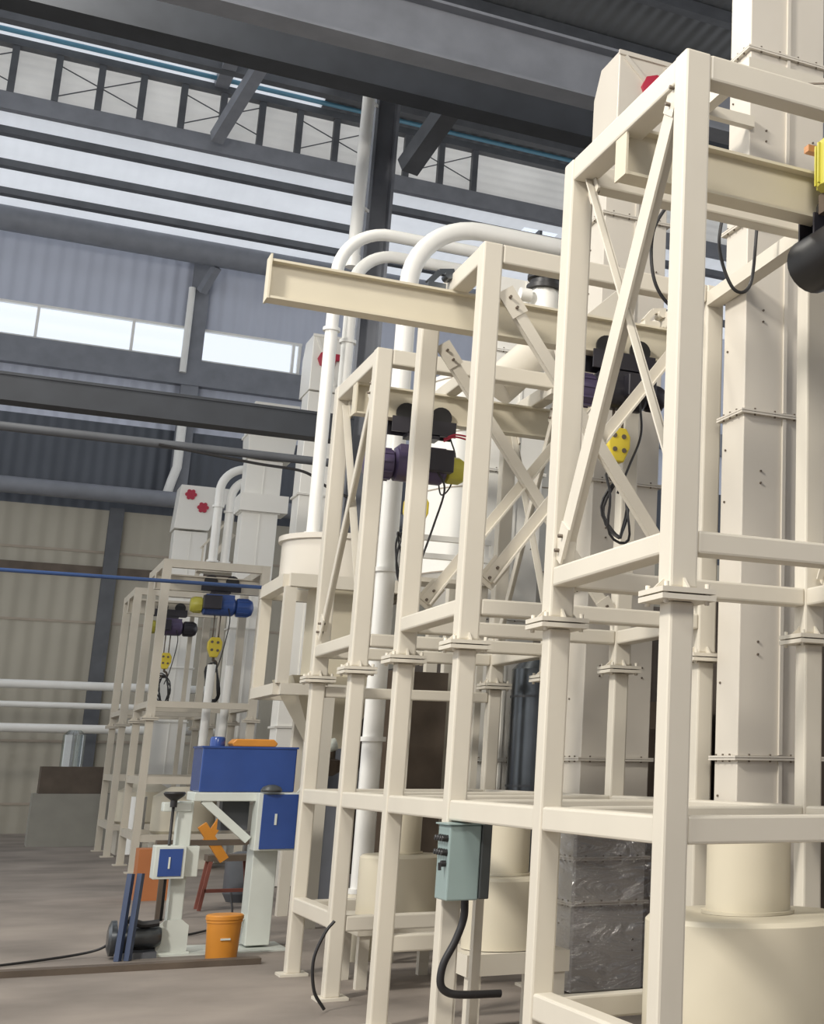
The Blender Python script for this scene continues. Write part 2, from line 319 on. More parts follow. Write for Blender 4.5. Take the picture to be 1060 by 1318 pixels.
# ================================================================ BAG FEEDING FRAMES
XA, XB = 2.56, 4.10
def post_base(mb, x, y, s=.2): mb.box(x-s/2, x+s/2, y-s/2, y+s/2, 0, .02)
def frame(label, ya, yb, m, opts, far=False):
    cy = (ya+yb)/2; XB = opts.get('xb', 4.10)
    r = thing('bag_feeding_frame', ((XA+XB)/2, cy, 0), label, 'frame', None)
    lw, uw = .115, .13
    bv = 0 if far else .012
    zt = opts.get('top', 4.95)
    for x in (XA, XB):
        for y in (ya, yb):
            short = opts.get('short') == (x > 3, y == yb)
            zl = 1.36 if short else 0.015
            MB().cbox((x, y, (zl+2.345)/2), (lw, lw, 2.345-zl)).build('lower_post', m, r, bv)
            MB().cbox((x, y, (2.40+zt)/2), (uw, uw, zt-2.40)).build('upper_post', m, r, bv)
            if not short: MB().cbox((x, y, .01), (.22, .22, .02)).build('base_plate', m, r)
            f = MB().cbox((x, y, 2.357), (.25, .25, .022)).cbox((x, y, 2.386), (.25, .25, .022))
            for a, b in ((1,0),(-1,0),(0,1),(0,-1)):
                if a: f.prism([(x+a*.06, 2.397), (x+a*.115, 2.397), (x+a*.06, 2.45)], y-.006, y+.006, 'y')
                else: f.prism([(y+b*.06, 2.397), (y+b*.115, 2.397), (y+b*.06, 2.45)], x-.006, x+.006, 'x')
            fl = f.build('flange', m, r)
            if not far:
                for a in (-1, 1):
                    for b in (-1, 1): MB().cyl((x+a*.095, y+b*.095, 2.33), (x+a*.095, y+b*.095, 2.42), .011, 6).build('flange_bolt', CREAM, fl)
    o = .065
    for z, h in ((zt-.065, .13), (2.605, .10)):
        w_ = .12
        for y in (ya, yb): MB().box(XA+o, XB-o, y-w_/2, y+w_/2, z-h/2, z+h/2).build('cross_beam', m, r, bv)
        for x in (XA, XB): MB().box(x-w_/2, x+w_/2, ya+o, yb-o, z-h/2, z+h/2).build('side_beam', m, r, bv)
    ol = .057
    for y in (ya, yb): MB().box(XA+ol, XB-ol, y-.05, y+.05, 1.355, 1.47).build('cross_beam', m, r, bv)
    for x in (XA, XB): MB().box(x-.05, x+.05, ya+ol, yb-ol, 1.355, 1.47).build('side_beam', m, r, bv)
    for y in opts.get('low_cross', (ya, yb)): MB().box(XA+ol, XB-ol, y-.05, y+.05, .47, .58).build('cross_beam', m, r, bv)
    for x in opts.get('low_side', (XA, XB)): MB().box(x-.05, x+.05, ya+ol, yb-ol, .49, .61).build('side_beam', m, r, bv)
    # braces: (plane, from corner, to corner)
    for p, q, wd, off in opts.get('braces', []):
        p, q, off = V(p), V(q), V(off); d = (q-p).normalized(); nrm = off.normalized()
        b = MB()
        b.bar(p+off, q+off, wd, .012, nrm)                       # one leg of the angle
        sd = d.cross(nrm).normalized(); b.bar(p+off*1.0+sd*(wd/2-.006)-nrm*wd*.35, q+off+sd*(wd/2-.006)-nrm*wd*.35, .012, wd*.7, nrm)
        ob = b.build('brace', m, r)
        for e, s_ in ((p, 1), (q, -1)):
            g = MB(); c = e+off*1.25+d*s_*.06
            g.bar(c-d*.10, c+d*.09, .12, .012, nrm); gp = g.build('gusset_plate', m, ob)
            for t in (-.04, .04):
                cc = c+d*t; MB().cyl(cc-nrm*.03, cc+nrm*.03, .010, 6).build('bolt', BOLT, ob)
    for (p, q, wd, h) in opts.get('extra', []): MB().bar(p, q, wd, h).build('tie_beam', m, r, bv)
    return r
y1a, y1b, y2a, y2b, y3a, y3b = 5.44, 6.87, 8.42, 9.81, 11.16, 12.56
frame('nearest cream steel bag frame with X braces in its left side', y1a, y1b, CREAM, dict(top=4.91, xb=4.06, braces=[
    ((XA, y1a+.10, 4.80), (XA, y1b-.08, 2.72), .125, (-.03, 0, 0)), ((XA, y1b-.08, 4.80), (XA, y1a+.08, 2.85), .055, (.03, 0, 0)),
    ((4.06, y1a+.10, 4.80), (4.06, y1b-.08, 2.72), .06, (.03, 0, 0)), ((4.06, y1b-.08, 4.80), (4.06, y1a+.08, 2.75), .055, (-.03, 0, 0))]))
frame('middle cream steel bag frame carrying the long beam that juts out left', y2a, y2b, CREAM, dict(xb=4.16, short=(True, True), low_side=(), low_cross=(), braces=[
    ((XA+.12, y2a, 4.62), (4.16-.08, y2a, 2.75), .075, (0, -.03, 0)), ((4.16-.08, y2a, 4.72), (XA+.12, y2a, 2.78), .075, (0, .03, 0)),
    ((XA+.12, y2b, 4.62), (4.16-.08, y2b, 2.75), .075, (0, -.03, 0)), ((4.16-.08, y2b, 4.72), (XA+.12, y2b, 2.78), .075, (0, .03, 0))],
    extra=[((XA, y2b, .525), (3.3, y2b, .525), .1, .11), ((XA, y1b+.06, 1.412), (XA, y2a-.06, 1.412), .1, .115), ((4.10, y1b+.06, 1.412), (4.10, y2a-.06, 1.412), .1, .115)]))
frame('third cream steel bag frame beside the white vertical pipes', y3a, y3b, CREAM, dict(xb=4.11, braces=[
    ((XA, y3a+.10, 4.70), (XA, y3b-.08, 2.75), .075, (-.03, 0, 0)), ((XA, y3b-.08, 4.75), (XA, y3a+.08, 2.75), .075, (.03, 0, 0)),
    ((4.11, y3a+.10, 4.70), (4.11, y3b-.08, 2.75), .075, (-.03, 0, 0)), ((4.11, y3b-.08, 4.70), (4.11, y3a+.08, 2.75), .075, (.03, 0, 0))],
    extra=[((XA, y2b+.06, 1.412), (XA, y3a-.06, 1.412), .1, .115), ((4.11, y2b+.06, 1.412), (4.11, y3a-.06, 1.412), .1, .115), ((XA+.06, y3b, 2.27), (4.11-.06, y3b, 2.27), .08, .09),
           ((3.32, y3a+.06, 4.88), (3.32, y3b-.06, 4.88), .1, .12)]))
yAa, yAb, yBa, yBb = 25.1, 27.1, 29.6, 31.6
frame('far bag frame with a blue hoist behind the blue tank', yAa, yAb, FARC, {}, True)
frame('farthest bag frame at the left beside the beige wall', yBa, yBb, FARC, {}, True)
# ---- monorail beams
def monorail(x0, x1, y, label, m):
    z0, z1, fl = 4.555, 4.82, .13
    r = thing('monorail_beam', ((x0+x1)/2, y, z0), label, 'beam', 'monorail hoist beams')
    MB().box(x0, x1, y-fl/2, y+fl/2, z0, z0+.016).box(x0, x1, y-fl/2, y+fl/2, z1-.016, z1).box(x0, x1, y-.008, y+.008, z0+.016, z1-.016).build('beam_body', m, r)
    MB().box(x0-.012, x0, y-fl/2-.005, y+fl/2+.005, z0-.005, z1+.03).build('end_plate', m, r)
    return r
monorail(1.33, 4.45, (y2a+y2b)/2, 'long cream I-beam jutting left from the middle frame', CREAM2)
monorail(2.52, 4.45, (y1a+y1b)/2, 'cream hoist I-beam inside the nearest frame', CREAM2)
monorail(2.52, 4.45, (y3a+y3b)/2, 'cream hoist I-beam inside the third frame', CREAM2)
monorail(2.5, 4.3, (yAa+yAb)/2, 'cream hoist I-beam over the far blue hoist', FARC)
monorail(2.5, 4.3, (yBa+yBb)/2, 'cream hoist I-beam of the farthest frame', FARC)
# lugs and clamps over the long beam
for x, lab in ((2.40, 'steel clamp on the long beam left of the middle frame corner'), (4.0, 'cream clevis clamp on the long beam behind the near corner post')):
    y = 9.11; o = MB().box(x-.06, x+.06, y-.05, y+.05, 4.82, 4.86).bar((x-.05, y, 4.86), (x+.02, y, 4.95), .05, .04).bar((x+.02, y, 4.95), (x+.12, y, 4.97), .04, .04)
    o.cyl((x+.08, y-.05, 4.93), (x+.08, y+.05, 4.93), .03, 10); tag(o.build('beam_clamp', STEELG if x < 3 else CREAM), lab, 'clamp')

# ================================================================ ELECTRIC HOISTS
def hoist(loc, label, body, motor, cap, hook_dz=.62, coil=0.5, flip=1, k=1.0, drop=0.0):
    # loc = point on the rail bottom flange centre; rail along X
    x, y, z = loc
    r = thing('electric_hoist', (x, y, z-.55), label, 'hoist', 'electric hoists on the bag frames')
    tr = MB()
    for sx in (-.13, .13):
        for sy in (-.035, .035):
            wc = (x+sx*k, y+sy, z+.055)
            w_ = MB().lathe((wc[0], y, wc[2]), [(.045*k, sy-.022 if sy < 0 else sy+.022), (.08*k, sy-.022 if sy < 0 else sy+.022), (.08*k, sy-.022 if sy < 0 else sy+.022), (.08*k, sy), (.08*k, sy), (.03, sy)], 18, 'y')
            w_.build('trolley_wheel', BLACK, r)
    tr.box(x-.24*k, x+.24*k, y-.085, y-.07, z-.12, z+.015).box(x-.24*k, x+.24*k, y+.07, y+.085, z-.12, z+.015).box(x-.12*k, x+.12*k, y-.085, y+.085, z-.15, z-.11)
    if drop: tr.box(x-.05, x+.05, y-.04, y+.04, z-.15-drop, z-.14)
    tr.build('trolley_plate', DARKM, r)
    bz = z-.27*k-drop
    MB().lathe((x, y, bz), [(.09*k, -.20*k), (.125*k, -.18*k), (.125*k, -.18*k), (.125*k, .16*k), (.125*k, .16*k), (.1*k, .19*k)], 20, 'x').cbox((x, y, bz+.07*k), (.34*k, .2*k, .14*k)).build('drum_housing', body, r)
    mm = MB().lathe((x-flip*.19*k, y, bz-.01), [(.05*k, 0), (.115*k, -.02*flip*k), (.115*k, -.02*flip*k), (.115*k, -.17*flip*k), (.09*k, -.21*flip*k), (.03*k, -.23*flip*k)], 18, 'x')
    for i in range(10):
        a = 2*PI*i/10; mm.bar((x-flip*.22*k, y+.118*k*math.cos(a), bz-.01+.118*k*math.sin(a)), (x-flip*.35*k, y+.118*k*math.cos(a), bz-.01+.118*k*math.sin(a)), .012, .012)
    mm.build('motor', motor, r)
    MB().lathe((x+flip*.19*k, y, bz), [(.06*k, 0), (.105*k, .02*flip*k), (.105*k, .02*flip*k), (.105*k, .11*flip*k), (.08*k, .15*flip*k)], 8, 'x').build('end_cap', cap, r)
    MB().cbox((x+flip*.1*k, y-.15*k, bz+.03*k), (.22*k, .09*k, .17*k)).build('control_housing', DARKM, r, .01)
    hz = z-.27*k-hook_dz*k
    MB().tube([(x-.035*k, y, bz-.1*k), (x-.035*k, y, hz+.08*k)], .011, 6).tube([(x+.035*k, y, bz-.1*k), (x+.035*k, y, hz+.08*k)], .011, 6).build('lifting_chain', BOLT, r)
    hb = MB().prism([(x-.04*k, hz-.13*k), (x+.04*k, hz-.13*k), (x+.085*k, hz-.02*k), (x+.085*k, hz+.06*k), (x+.05*k, hz+.12*k), (x-.05*k, hz+.12*k), (x-.085*k, hz+.06*k), (x-.085*k, hz-.02*k)], y-.05*k, y+.05*k, 'y')
    h = hb.build('hook_block', YELLOW, r, .012)
    for dx, dz in ((-.04, .06), (.03, .055), (-.035, -.04), (.035, -.045)): MB().cyl((x+dx*k, y-.056*k, hz+dz*k), (x+dx*k, y+.056*k, hz+dz*k), .018*k, 8).build('sheave_pin', BOLT, h)
    hk = [(x, y, hz-.12*k), (x, y, hz-.17*k)]+[(x+.045*k*math.sin(a), y, hz-.215*k+.045*k*math.cos(a)) for a in [i*PI/8 for i in range(0, 12)]]
    MB().tube(hk, .016*k, 8).build('hook', BROWN, h)
    cb = MB()
    if coil:
        cx, cz = x+.02*k, hz-.45*k
        for i in range(6):
            ph = random.random()*6; ra = (.07+.03*random.random())*k; rb = (.2+.06*random.random())*k
            pts = [(cx+ra*math.cos(t+ph*.1)+.02*math.sin(3*t+ph), y+.04*math.sin(t*2+ph), cz+rb*math.sin(t)) for t in [2*PI*j/22 for j in range(23)]]
            cb.tube(pts, .009 if k <= 1.01 else .011, 6)
        cb.tube(spline([(x+.1*k, y-.14*k, bz-.05), (x+.14*k, y-.1, bz-.3), (x+.08*k, y-.05, cz+.3*k), (cx, y, cz+.1)]), .009, 6)
        cb.build('control_cable', BLACK, r)
    else:
        cb.tube(spline([(x+.1*k, y-.14*k, bz-.05), (x+.17*k, y-.14, bz-.2), (x+.12*k, y-.1, bz-.5), (x+.04, y-.1, bz-.85)]), .009, 6)
        cb.build('control_cable', BLACK, r)
    return r
hoist((3.78, 9.115, 4.555), 'dark hoist with yellow hook block hanging from the long beam', DARKM, PURPLE, DARKM, .38, .5)
hoist((3.10, 11.86, 4.555), 'purple black hoist with yellow green end cap in the third frame', PURPLE, PURPLE, YGREEN, .40, 0, 1, 1.15, .08)
r = thing('electric_hoist', (3.8, 6.155, 4.0), 'big black hoist with yellow gear motor at the right edge of the photo', 'hoist', 'electric hoists on the bag frames')
for sx in (-.13, .13):
    for sy in (-.035, .035):
        wy = 6.155+sy; w_ = MB().lathe((3.85+sx, 6.155, 4.61), [(.045, sy-.022 if sy < 0 else sy+.022), (.08, sy-.022 if sy < 0 else sy+.022), (.08, sy-.022 if sy < 0 else sy+.022), (.08, sy), (.08, sy), (.03, sy)], 18, 'y'); w_.build('trolley_wheel', BLACK, r)
MB().box(3.6, 4.1, 6.07, 6.085, 4.42, 4.575).box(3.6, 4.1, 6.225, 6.24, 4.42, 4.575).box(3.65, 4.05, 6.07, 6.24, 4.40, 4.43).build('trolley_plate', DARKM, r)
g = MB().lathe((3.66, 5.95, 0), [(.06, 4.66), (.10, 4.68), (.10, 4.68), (.10, 4.93), (.10, 4.93), (.07, 4.96)], 16)
for i in range(12): g.bar((3.66+.105*math.cos(i*PI/6), 5.95+.105*math.sin(i*PI/6), 4.69), (3.66+.105*math.cos(i*PI/6), 5.95+.105*math.sin(i*PI/6), 4.92), .014, .014, (1,0,0))
g.box(3.66, 3.95, 5.87, 6.03, 4.66, 4.9).build('gear_motor', YGREEN, r)
MB().box(3.62, 3.80, 5.9, 6.06, 4.56, 4.67).build('gear_foot', BROWN, r)
MB().lathe((3.72, 6.1, 4.36), [(.06, -.27), (.13, -.24), (.155, -.2), (.155, .2), (.1, .25)], 24, 'y').box(3.7, 4.25, 5.95, 6.3, 4.24, 4.42).build('drum_housing', BLACK, r)
MB().tube([(3.82, 6.0, 4.3), (3.82, 6.0, 4.2)], .012, 6).build('lifting_chain', BOLT, r)
h = MB().prism([(3.78, 4.06), (3.86, 4.06), (3.92, 4.16), (3.92, 4.24), (3.88, 4.29), (3.76, 4.29), (3.72, 4.24), (3.72, 4.16)], 5.94, 6.06, 'y').build('hook_block', YELLOW, r, .012)
MB().tube([(3.82, 6.0, 4.08), (3.82, 6.0, 4.0)]+[(3.82+.05*math.sin(a), 6.0, 3.95+.05*math.cos(a)) for a in [i*PI/8 for i in range(12)]], .018, 8).build('hook', BROWN, h)
cb = MB()
for i in range(6):
    ph = i*1.1; cb.tube([(3.78+(.12+.02*(i%3))*math.cos(t+ph*.1)+.03*math.sin(2*t+ph), 5.95+.04*math.sin(t*2+ph), 3.73+(.17+.02*(i%2))*math.sin(t)) for t in [2*PI*j/22 for j in range(23)]], .009, 6)
cb.tube(spline([(3.8, 5.9, 4.24), (3.72, 5.85, 4.1), (3.8, 5.9, 3.9)]), .009, 6).build('control_cable', BLACK, r)
for i in range(3): MB().tube(spline([(3.62+.03*i, 5.86, 4.64), (3.60, 5.83, 4.5), (3.66, 5.82, 4.42), (3.75, 5.84, 4.5-.03*i)]), .007, 6).build('motor_lead', BLACK, r)
hoist((3.55, 26.1, 4.70), 'blue hoist in the far frame with yellow hook over a wire coil', BLUEH, BLUEH, YGREEN, .52, .5, -1, 1.35)
hoist((3.28, 30.6, 4.65), 'purple blue hoist half hidden in the farthest frame', PURPLE, DARKM, YGREEN, .52, .5, -1, 1.25)
tag(MB().box(3.55, 4.3, 6.05, 6.1, 4.912, 4.95).build('conductor_bar', COPPER), 'copper coloured bar over the big black hoist', 'bar')

# ================================================================ BUCKET ELEVATORS
BOOT = mat('grey_boot_steel', (.50, .48, .45), .4)
def elevator(x0, w, y0, d, ztop, seams, label, head=None, m=IVORY, bolts=True, zb=0.0, boot=0):
    r = thing('bucket_elevator', (x0+w/2, y0+d/2, zb), label, 'elevator', 'bucket elevators')
    zs = [zb]+seams+[ztop]
    for a, b in zip(zs[:-1], zs[1:]):
        s = MB().box(x0, x0+w, y0, y0+d, a+.012, b-.012)
        o = s.build('casing_section', BOOT if boot and b < boot else m, r, .006)
        if b > boot: MB().box(x0+w/2-.012, x0+w/2+.012, y0-.018, y0, a+.02, b-.02).build('fold_seam', m, o)
        if bolts and b-a > .5:
            for zz in ((a+b)/2-.03, (a+b)/2+.05):
                for xx in (x0+w*.22, x0+w*.85): MB().cyl((xx, y0-.010, zz), (xx, y0+.001, zz), .0075, 6).build('panel_bolt', BOLT, o)
            for zz in (a+(b-a)*.35, a+(b-a)*.75): MB().cyl((x0-.010, y0+d*.8, zz), (x0+.001, y0+d*.8, zz), .0075, 6).build('panel_bolt', BOLT, o)
    for z in seams:
        f = MB().box(x0-.03, x0+w+.03, y0-.03, y0+d+.03, z-.014, z-.002).box(x0-.03, x0+w+.03, y0-.03, y0+d+.03, z+.002, z+.014)
        fo = f.build('section_flange', m, r)
        MB().box(x0-.022, x0+w+.022, y0-.022, y0+d+.022, z-.003, z+.003).build('gasket', SEAM, fo)
        if bolts:
            for i in range(4): MB().cyl((x0+w*(.12+.25*i), y0-.022, z-.025), (x0+w*(.12+.25*i), y0-.022, z+.025), .007, 6).build('flange_bolt', BOLT, fo)
            for i in range(3): MB().cyl((x0-.022, y0+d*(.2+.3*i), z-.025), (x0-.022, y0+d*(.2+.3*i), z+.025), .007, 6).build('flange_bolt', BOLT, fo)
    if head:
        hx0, hx1, hy0, hy1, hz0, hz1 = head
        hb = MB().prism([(hy0, hz0), (hy1, hz0), (hy1, hz1-.25), (hy1-.15, hz1), (hy0, hz1)], hx0, hx1, 'x')
        ho = hb.build('head_box', WHITE if m is not IVORY else m, r, .01)
        cx = (hx0+hx1)/2; 
        rc = MB().lathe((cx-.02, hy0, (hz0+hz1)/2+.05), [(.06, -.05), (.14, -.035), (.14, -.035), (.14, 0)], 8, 'y').cbox((cx+.12, hy0-.03, (hz0+hz1)/2+.1), (.2, .06, .1))
        rc.build('inspection_cover', RED, ho)
        MB().bar((hx0+.05, hy0-.012, hz1-.05), (hx1-.1, hy0-.012, hz0+.1), .04, .02, (0,1,0)).bar((hx1-.3, hy0-.012, hz1-.05), (hx1-.05, hy0-.012, hz1-.4), .04, .02, (0,1,0)).box(hx0-.01, hx1+.01, hy0-.02, hy0, hz1-.04, hz1).build('head_rib', m, ho)
    return r
elevator(4.186, .60, 7.95, .31, 8.2, [.8, 1.73, 3.08, 3.96, 5.3, 6.6], 'ivory bucket elevator at the right behind the nearest frame')
elevator(4.20, .58, 10.6, .37, 7.1, [.65, .98, 1.3, 1.73, 3.08, 3.96, 5.3, 6.3], 'ivory bucket elevator between middle and third frames with a red head cover', (4.23, 4.97, 10.5, 11.08, 7.1, 7.80), boot=1.35)
elevator(4.20, .56, 13.4, .37, 6.6, [.9, 1.73, 3.08, 4.55, 5.8], 'bucket elevator hidden behind the third frame', None, WHITE)
elevator(3.87, .48, 21.5, .5, 7.2, [2.2, 4.2, 5.6], 'white bucket elevator behind the crane girder with a small red cover', (3.86, 4.34, 21.45, 22.2, 7.2, 8.08), WHITE, False)
e_mid = elevator(4.13, .66, 28.6, .5, 7.5, [2.0, 4.2, 6.45], 'white bucket elevator right of the two far gooseneck pipes', None, WHITE, False)
e_left = elevator(3.63, .72, 35, .55, 6.95, [1.4, 2.6, 3.8, 5.4], 'white bucket elevator with two red flower shaped covers at the left', None, WHITE, False)
MB().prism([(3.60, 6.97), (4.35, 6.97), (4.5, 7.4), (4.85, 7.9), (4.85, 8.0), (3.66, 8.0)], 34.9, 35.7, 'y').build('head_casing', WHITE, e_left, .01)
for x, z in ((3.88, 7.78), (4.17, 7.50)):
    f = MB().lathe((x, 34.9, z), [(.1, -.03), (.1, -.03), (.1, 0)], 12, 'y')
    for i in range(6): f.lathe((x+.085*math.cos(i*PI/3), 34.9, z+.085*math.sin(i*PI/3)), [(.045, -.035), (.045, -.035), (.045, 0)], 8, 'y')
    f.build('inspection_cover', RED, e_left)
MB().prism([(4.12, 7.52), (4.95, 7.52), (5.0, 8.0), (5.0, 8.64), (4.15, 8.64), (4.09, 8.0)], 28.5, 29.2, 'y').build('head_casing', WHITE, e_mid, .01)
MB().box(4.07, 5.03, 28.46, 29.25, 7.98, 8.03).build('head_flange', WHITE, e_mid)
MB().box(4.06, 4.95, 28.5, 29.2, 6.46, 6.8).build('collar', WHITE, e_mid)
# platform frame on the near elevator
r = thing('platform_bracket', (4.3, 7.5, 5.95), 'cream platform bracket fixed high on the near right elevator', 'bracket')
MB().box(3.77, 4.95, 7.18, 7.24, 5.98, 6.06).build('front_rail', CREAM, r); MB().box(3.77, 3.84, 7.24, 8.2, 5.98, 6.06).build('side_rail', CREAM, r)
MB().box(3.84, 4.95, 7.22, 7.27, 5.9, 5.94).build('lower_rail', CREAM, r); MB().box(4.88, 4.95, 7.24, 7.8, 5.98, 6.06).build('side_rail', CREAM, r)
MB().box(3.84, 4.2, 7.9, 7.96, 5.98, 6.06).build('fixing_arm', CREAM, r)
tag(MB().bar((4.07, y1b+.07, 4.84), (4.14, y2a-.07, 4.84), .1, .1).build('tie_beam', CREAM), 'cream tie beam linking nearest and middle frames up high', 'beam')
tag(MB().tube([(4.3, 5.3, 5.2), (3.4, 7.75, 6.0)], .006, 6).build('stay_wire', BOLT), 'thin stay wire crossing the top beam of the nearest frame', 'wire')
# stretch film over the boot of the second elevator
fm = MB(); x0, x1, yy0, yy1 = 4.16, 4.82, 10.56, 11.0
fm.add([(x0,yy0,.03),(x1,yy0,.03),(x1,yy1,.03),(x0,yy1,.03),(x0,yy0,1.28),(x1,yy0,1.28),(x1,yy1,1.28),(x0,yy1,1.28)], [(0,1,5,4),(1,2,6,5),(2,3,7,6),(3,0,4,7)])
tag(fm.build('plastic_film', FILM), 'crinkled clear plastic film wrapped around the grey elevator boot', 'plastic film')
# ================================================================ DRUMS UNDER THE FRAMES
def drum(c, R, z0, z1, rc, zc, label, pl=None):
    x, y = c; r = thing('receiving_drum', (x, y, 0), label, 'drum', 'receiving drums under the frames')
    MB().lathe((x, y, 0), [(R-.02, z0), (R, z0), (R, z0), (R, z1-.02), (R-.02, z1), (R-.02, z1), (rc, z1+.005)], 40).build('drum_body', CREAM2, r)
    MB().lathe((x, y, 0), [(rc+.02, z1+.006), (rc+.02, z1+.02), (rc+.02, z1+.02), (rc, z1+.02), (rc, z1+.02), (rc, zc)], 32).build('inlet_collar', CREAM2, r)
    MB().box(x-R-.06, x+R+.06, y-R-.03, y+R+.03, z0-.13, z0-.005).build('support_plinth', CREAM, r)
    for a in (-R, R):
        for b in (-R+.03, R-.03): MB().cbox((x+a, y+b, (z0-.13)/2), (.08, .08, z0-.13)).build('leg', CREAM, r)
    return r
drum((3.30, 6.13), .48, .42, 1.0, .2, 1.345, 'cream drum with a short collar under the nearest frame')
drum((3.15, 9.115), .27, .55, .98, .13, 1.345, 'cream drum under the middle frame behind the grey green control box')
drum((3.19, 11.86), .32, .52, .97, .15, 1.345, 'cream drum under the third frame left of the control box')
def elbow(c, label):
    x, y, z = c
    tag(MB().tube([(x-.2, y-.2, z), (x, y-.2, z)]+arc((x, y-.2, z), (x+.12, y-.2, z), (x+.12, y-.2, z-.16)), .07, 14).build('discharge_elbow', CREAM2), label, 'elbow')

# ---- control box on the middle frame
r = thing('control_box', (2.56, 8.23, .93), 'grey green control box with black knobs mounted on a lower post', 'control box')
MB().box(2.455, 2.64, 8.13, 8.355, .925, 1.335).build('enclosure', GREYGREEN, r, .008)
MB().box(2.642, 2.70, 8.12, 8.36, .93, 1.345).build('door', DGG, r, .006)
MB().box(2.44, 2.65, 8.115, 8.365, 1.336, 1.345).build('rain_lip', GREYGREEN, r)
for row, z in enumerate((1.262, 1.185)):
    for i in range(4):
        y = 8.165+.047*i; MB().lathe((2.455, y, z), [(.013, -.035), (.016, -.03), (.016, -.03), (.016, -.008), (.02, -.008), (.02, 0)], 10, 'x').build('push_button', BLACK, r)
MB().lathe((2.455, 8.175, 1.125), [(.014, -.03), (.018, -.028), (.018, -.028), (.018, 0)], 10, 'x').bar((2.42, 8.175, 1.13), (2.42, 8.165, 1.09), .01, .016, (1,0,0)).build('selector_switch', BLACK, r)
MB().tube(spline([(2.60, 8.24, .93), (2.60, 8.24, .82), (2.56, 8.24, .70), (2.50, 8.24, .58), (2.49, 8.24, .48), (2.53, 8.24, .43), (2.62, 8.24, .41), (2.85, 8.26, .40)]), .022, 10).build('flexible_conduit', BLACK, r)
tag(MB().box(2.75, 2.80, 8.5, 8.56, 0, 1.35).build('box_stand', CREAM), 'slim cream upright behind the grey green control box', 'upright')

# ================================================================ PIPES, BINS BETWEEN THE FRAMES
def gooseneck(x, y, zb, zt, rad, run, label, r=.075, drop=None):
    p = [(x, y, zb), (x, y, zt-rad)]+arc((x, y, zt-rad), (x, y, zt), (x+rad, y, zt))[1:]+[(x+run, y, zt)]
    if drop: p += arc((x+run, y, zt), (x+run+rad*.5, y, zt), (x+run+rad*.5, y, zt-rad*.6))[1:]
    o = thing('gooseneck_pipe', (x, y, zb), label, 'pipe', 'white gooseneck pipes')
    MB().tube(p, r, 16).build('pipe_run', PIPEW, o)
    for z in (zb+.02, zb+(zt-rad-zb)*.78): MB().lathe((x, y, z), [(r*1.35, -.02), (r*1.35, -.02), (r*1.35, .02)], 16).build('pipe_collar', PIPEW, o)
    return o
gooseneck(3.20, 16.7, 4.24, 8.06, .62, 1.7, 'left white gooseneck pipe rising above the long beam')
gooseneck(3.44, 16.9, 4.24, 7.86, .5, 1.5, 'middle white gooseneck pipe nested under the left one')
o = gooseneck(3.24, 13.3, .56, 6.98, .7, 2.0, 'tall white gooseneck pipe running down behind the third frame', .092)
for z in (1.9, 3.45, 4.35): MB().lathe((3.24, 13.3, z), [(.122, -.02), (.122, -.02), (.122, .02)], 16).build('pipe_collar', PIPEW, o)
tag(MB().lathe((3.24, 13.3, 0), [(.16, 0), (.16, 0), (.16, .45), (.12, .56)], 20).build('pipe_pedestal', CREAM2), 'cream pedestal under the tall gooseneck pipe', 'pedestal')
o = thing('white_bin', (4.2, 14.7, 3.45), 'large white storage bin behind the bracing of the middle frame', 'bin')
MB().lathe((5.0, 14.85, 0), [(.5, 3.0), (1.1, 3.62), (1.1, 3.62), (1.1, 5.75), (1.1, 5.75), (.4, 6.2)], 48).build('bin_shell', WHITE, o)
for z in (3.62, 4.5, 5.1, 5.7): MB().lathe((5.0, 14.85, z), [(1.106, -.006), (1.106, -.006), (1.106, .006)], 48).build('weld_seam', SEAM, o)
for a in (.6, 2.2, 3.8, 5.4): MB().cbox((5.0+1.05*math.cos(a), 14.85+1.0*math.sin(a), 1.75), (.12, .12, 3.5)).build('leg', CREAM, o)
o = thing('bin_platform', (4.0, 13.0, 3.5), 'pale railing platform in front of the white storage bin', 'platform')
for z in (3.55, 3.72): MB().box(3.42, 4.14, 12.98, 13.04, z, z+.05).build('rail', PIPEW, o)
MB().box(3.42, 4.14, 12.9, 13.3, 3.32, 3.36).build('deck', CREAM, o)
for x in (3.46, 4.10):
    MB().box(x-.03, x+.03, 12.97, 13.05, 0, 3.32).build('leg', CREAM, o); MB().box(x-.02, x+.02, 12.99, 13.03, 3.36, 3.77).build('baluster', PIPEW, o)
# inclined chute from elevator to third frame
tag(MB().tube([(4.45, 11.5, 5.75), (3.62, 11.5, 4.86)], .17, 24).build('inclined_chute', CREAM), 'thick cream sloping chute pipe behind the long beam', 'chute')
o = thing('transfer_hopper', (3.86, 10.3, 4.9), 'cream angular transfer hopper below the sloping chute', 'hopper')
MB().prism([(3.62, 4.92), (4.2, 5.5), (4.2, 4.5), (3.75, 4.5)], 10.02, 10.14, 'y').build('hopper_body', CREAM, o)
MB().box(3.58, 4.22, 9.98, 10.17, 4.46, 4.5).build('hopper_flange', CREAM, o)
